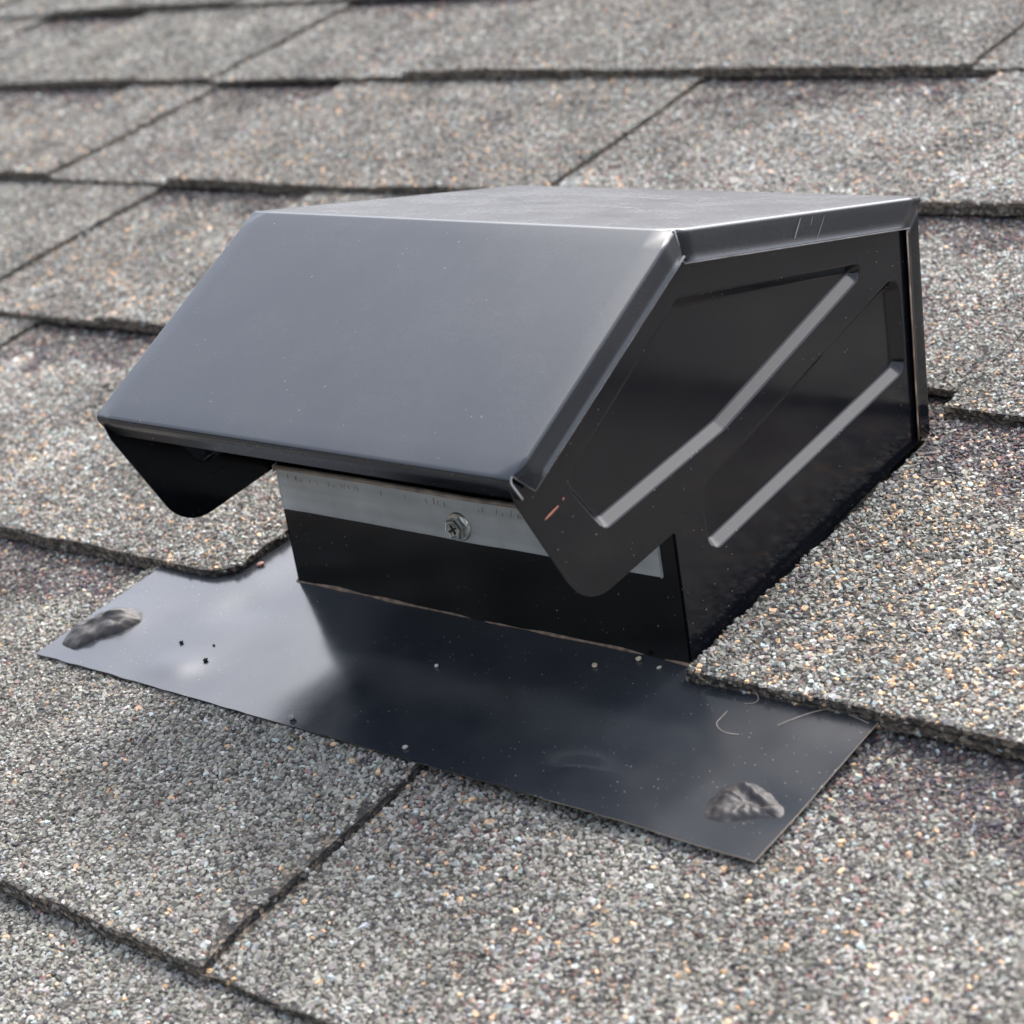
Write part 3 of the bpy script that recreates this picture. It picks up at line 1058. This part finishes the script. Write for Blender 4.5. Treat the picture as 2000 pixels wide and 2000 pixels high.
dab([(0.1145, -0.0475), (0.1165, -0.0535), (0.1225, -0.0535), (0.1290, -0.0490), (0.1352, -0.0462), (0.1338, -0.0436), (0.1280, -0.0400), (0.1215, -0.0375), (0.1150, -0.0405)], h_right, 51,
    'folded lump of dark sealant near the front right flange corner')

def h_left(x, y, s):
    rim = np.clip(1 - s ** 6, 0, 1)
    body = 0.0026 + 0.0016 * bump(x, y, -0.1215, -0.0400, 0.0060, 0.0030, 0.9) + 0.0010 * bump(x, y, -0.1290, -0.0490, 0.0040, 0.0030, 0.8)
    fold = 0.0010 * bump(x, y, -0.1230, -0.0430, 0.0070, 0.0009, 0.85) - 0.0010 * bump(x, y, -0.1268, -0.0430, 0.0050, 0.0010, 1.1)
    return (body + fold) * rim
dab([(-0.1315, -0.0560), (-0.1240, -0.0570), (-0.1205, -0.0500), (-0.1145, -0.0435), (-0.1130, -0.0365), (-0.1175, -0.0325), (-0.1255, -0.0335), (-0.1315, -0.0400), (-0.1350, -0.0480)], h_left, 52,
    'angular lump of dark sealant near the front left flange corner')

# --- scratches through the paint
def scratch(points, plane_x=None, w=0.0003, mat=M_SCR, on='side', parent=None):
    P = [np.array(p, float) for p in points]
    vs_, fs = [], []
    for i, p in enumerate(P):
        d = unit(P[min(i + 1, len(P) - 1)] - P[max(i - 1, 0)])
        nn = np.array([-d[1], d[0]])
        ww = w * (0.35 + 0.65 * math.sin(math.pi * (i + 0.5) / len(P)))
        for k in (-1, 1):
            q = p + nn * ww * k * 0.5
            if on == 'side':
                vs_.append((plane_x, q[0], q[1]))
            else:      # on the top sheet: (x, distance from the front bend)
                dd = unit(P3 - P1)
                tn = np.array([-dd[1], dd[0]])
                yz = P1 + dd * q[1] + tn * 0.00012
                vs_.append((q[0], yz[0], yz[1]))
    for i in range(len(P) - 1):
        fs.append((2 * i, 2 * i + 1, 2 * i + 3, 2 * i + 2))
    return mesh_obj('scratch', vs_, fs, mat, parent or hood)
XL = HX + 0.00012
scratch([(0.0852, 0.0908), (0.0836, 0.0894), (0.0806, 0.0868)], XL, 0.0006)
scratch([(0.0906, 0.0886), (0.0890, 0.0868)], XL, 0.0003)
scratch([(0.0962, 0.0864), (0.0935, 0.0842), (0.0905, 0.0820)], XL, 0.0003)
scratch([(-0.0377, 0.0685), (-0.0350, 0.0688), (-0.0322, 0.0690)], H + 0.0002, 0.0007, M_SCR_RUST)
scratch([(-0.0302, 0.0696), (-0.0296, 0.0698)], H + 0.0002, 0.0006, M_SCR_RUST)
scratch([(0.028, 0.052), (0.012, 0.055)], on='top', w=0.0004)
scratch([(0.014, 0.085), (-0.012, 0.090)], on='top', w=0.0004)
scratch([(0.030, 0.070), (0.022, 0.072)], on='top', w=0.0004)

# ------------------------------------------------------------------ small loose things on the flange
def crumb(name, x, y, s, col, label, cat):
    bm = bmesh.new()
    bmesh.ops.create_icosphere(bm, subdivisions=2, radius=1.0)
    R3 = random.Random(hash((round(x, 4), round(y, 4))) % 1000)
    ax = (R3.uniform(0.8, 1.3), R3.uniform(0.6, 0.9), R3.uniform(0.55, 0.8))
    W = Wave(R3.randrange(999), 1.3, 3)
    for v in bm.verts:
        k = 1 + 0.07 * float(W(*v.co))
        v.co = Vector((v.co.x * ax[0], v.co.y * ax[1], v.co.z * ax[2])) * (k * s)
    bmesh.ops.rotate(bm, verts=bm.verts, cent=(0, 0, 0), matrix=Matrix.Rotation(R3.uniform(0, 6), 3, 'Z'))
    lo = min(v.co.z for v in bm.verts)
    z = float(flange_z(np.array(x), np.array(y)))
    bmesh.ops.translate(bm, verts=bm.verts, vec=(0, 0, -lo - 0.00005))
    o = bm_obj(name, bm, plain('crumb_' + name, col, 0.7, noise=0.35, scale=900), None)
    o.matrix_world = T @ Matrix.Translation((x, y, z))
    return tag(o, label, cat, 'loose grit lying on the flange')
crumb('pink_granule', -0.0985, 0.0035, 0.0011, (0.33, 0.17, 0.15), 'pink granule on the flange beside the rounded shingle corner', 'granule')
crumb('tan_granule', 0.0508, -0.0095, 0.0009, (0.55, 0.42, 0.28), 'tan granule on the flange below the middle right of the box', 'granule')
crumb('pale_granule', 0.0612, -0.0030, 0.0008, (0.55, 0.46, 0.34), 'pale granule against the rusty joint near the right box corner', 'granule')
crumb('pale_granule', 0.0690, -0.0042, 0.0006, (0.50, 0.45, 0.38), 'small pale granule on the flange just below the right box corner', 'granule')
crumb('white_granule', 0.0045, -0.0245, 0.0007, (0.62, 0.60, 0.56), 'white speck on the dark middle of the flange', 'granule')
crumb('grey_granule', -0.020, -0.0600, 0.0010, (0.30, 0.29, 0.28), 'grey granule at the front edge of the flange, left of centre', 'granule')
crumb('grey_granule', 0.0235, -0.0592, 0.0009, (0.36, 0.33, 0.30), 'grey brown granule at the front edge of the flange near the shingle joint', 'granule')
crumb('black_crumb', -0.0885, -0.0415, 0.0007, (0.015, 0.013, 0.012), 'black crumb on the bright left part of the flange, uppermost of three', 'crumb')
crumb('black_crumb', -0.0760, -0.0390, 0.0005, (0.015, 0.013, 0.012), 'smallest black crumb on the bright left part of the flange, between two others', 'crumb')
crumb('black_crumb', -0.0716, -0.0465, 0.0008, (0.015, 0.013, 0.012), 'black crumb beside the oval dent on the left of the flange, lowest of three', 'crumb')

def fibre(points, label, r=0.00007):
    cu = bpy.data.curves.new('plant_fibre', 'CURVE')
    cu.dimensions = '3D'
    cu.bevel_depth = r
    cu.bevel_resolution = 1
    sp = cu.splines.new('NURBS')
    sp.points.add(len(points) - 1)
    for p, q in zip(sp.points, points):
        p.co = (q[0], q[1], float(flange_z(np.array(q[0]), np.array(q[1]))) + 0.00018 + (q[2] if len(q) > 2 else 0), 1)
    sp.use_endpoint_u = True
    sp.order_u = 3
    cu.materials.append(M_FIB)
    tmp = bpy.data.objects.new('tmp', cu)
    COL.objects.link(tmp)
    dg = bpy.context.evaluated_depsgraph_get()
    me = bpy.data.meshes.new_from_object(tmp.evaluated_get(dg))
    bpy.data.objects.remove(tmp)
    o = link('plant_fibre', me)
    return tag(o, label, 'fibre', 'plant fibres lying on the flange')
M_FIB = plain('dry_fibre', (0.36, 0.29, 0.24), 0.7, noise=0.3)
fibre([(0.0905, -0.0005), (0.0960, -0.0040), (0.1030, -0.0068, 0.001), (0.1048, -0.0098), (0.1010, -0.0108)], 'thin hooked fibre on the flange close under the right shingle edge')
fibre([(0.0985, -0.0150), (0.0985, -0.0180), (0.0990, -0.0215, 0.0005), (0.1035, -0.0235), (0.1070, -0.0225)], 'short fibre curled into a C on the right part of the flange')
fibre([(0.1145, -0.0160), (0.1170, -0.0120), (0.1210, -0.0085, 0.0008), (0.1235, -0.0050), (0.1290, -0.0055), (0.1360, -0.0075)], 'long bent fibre reaching the right edge of the flange')
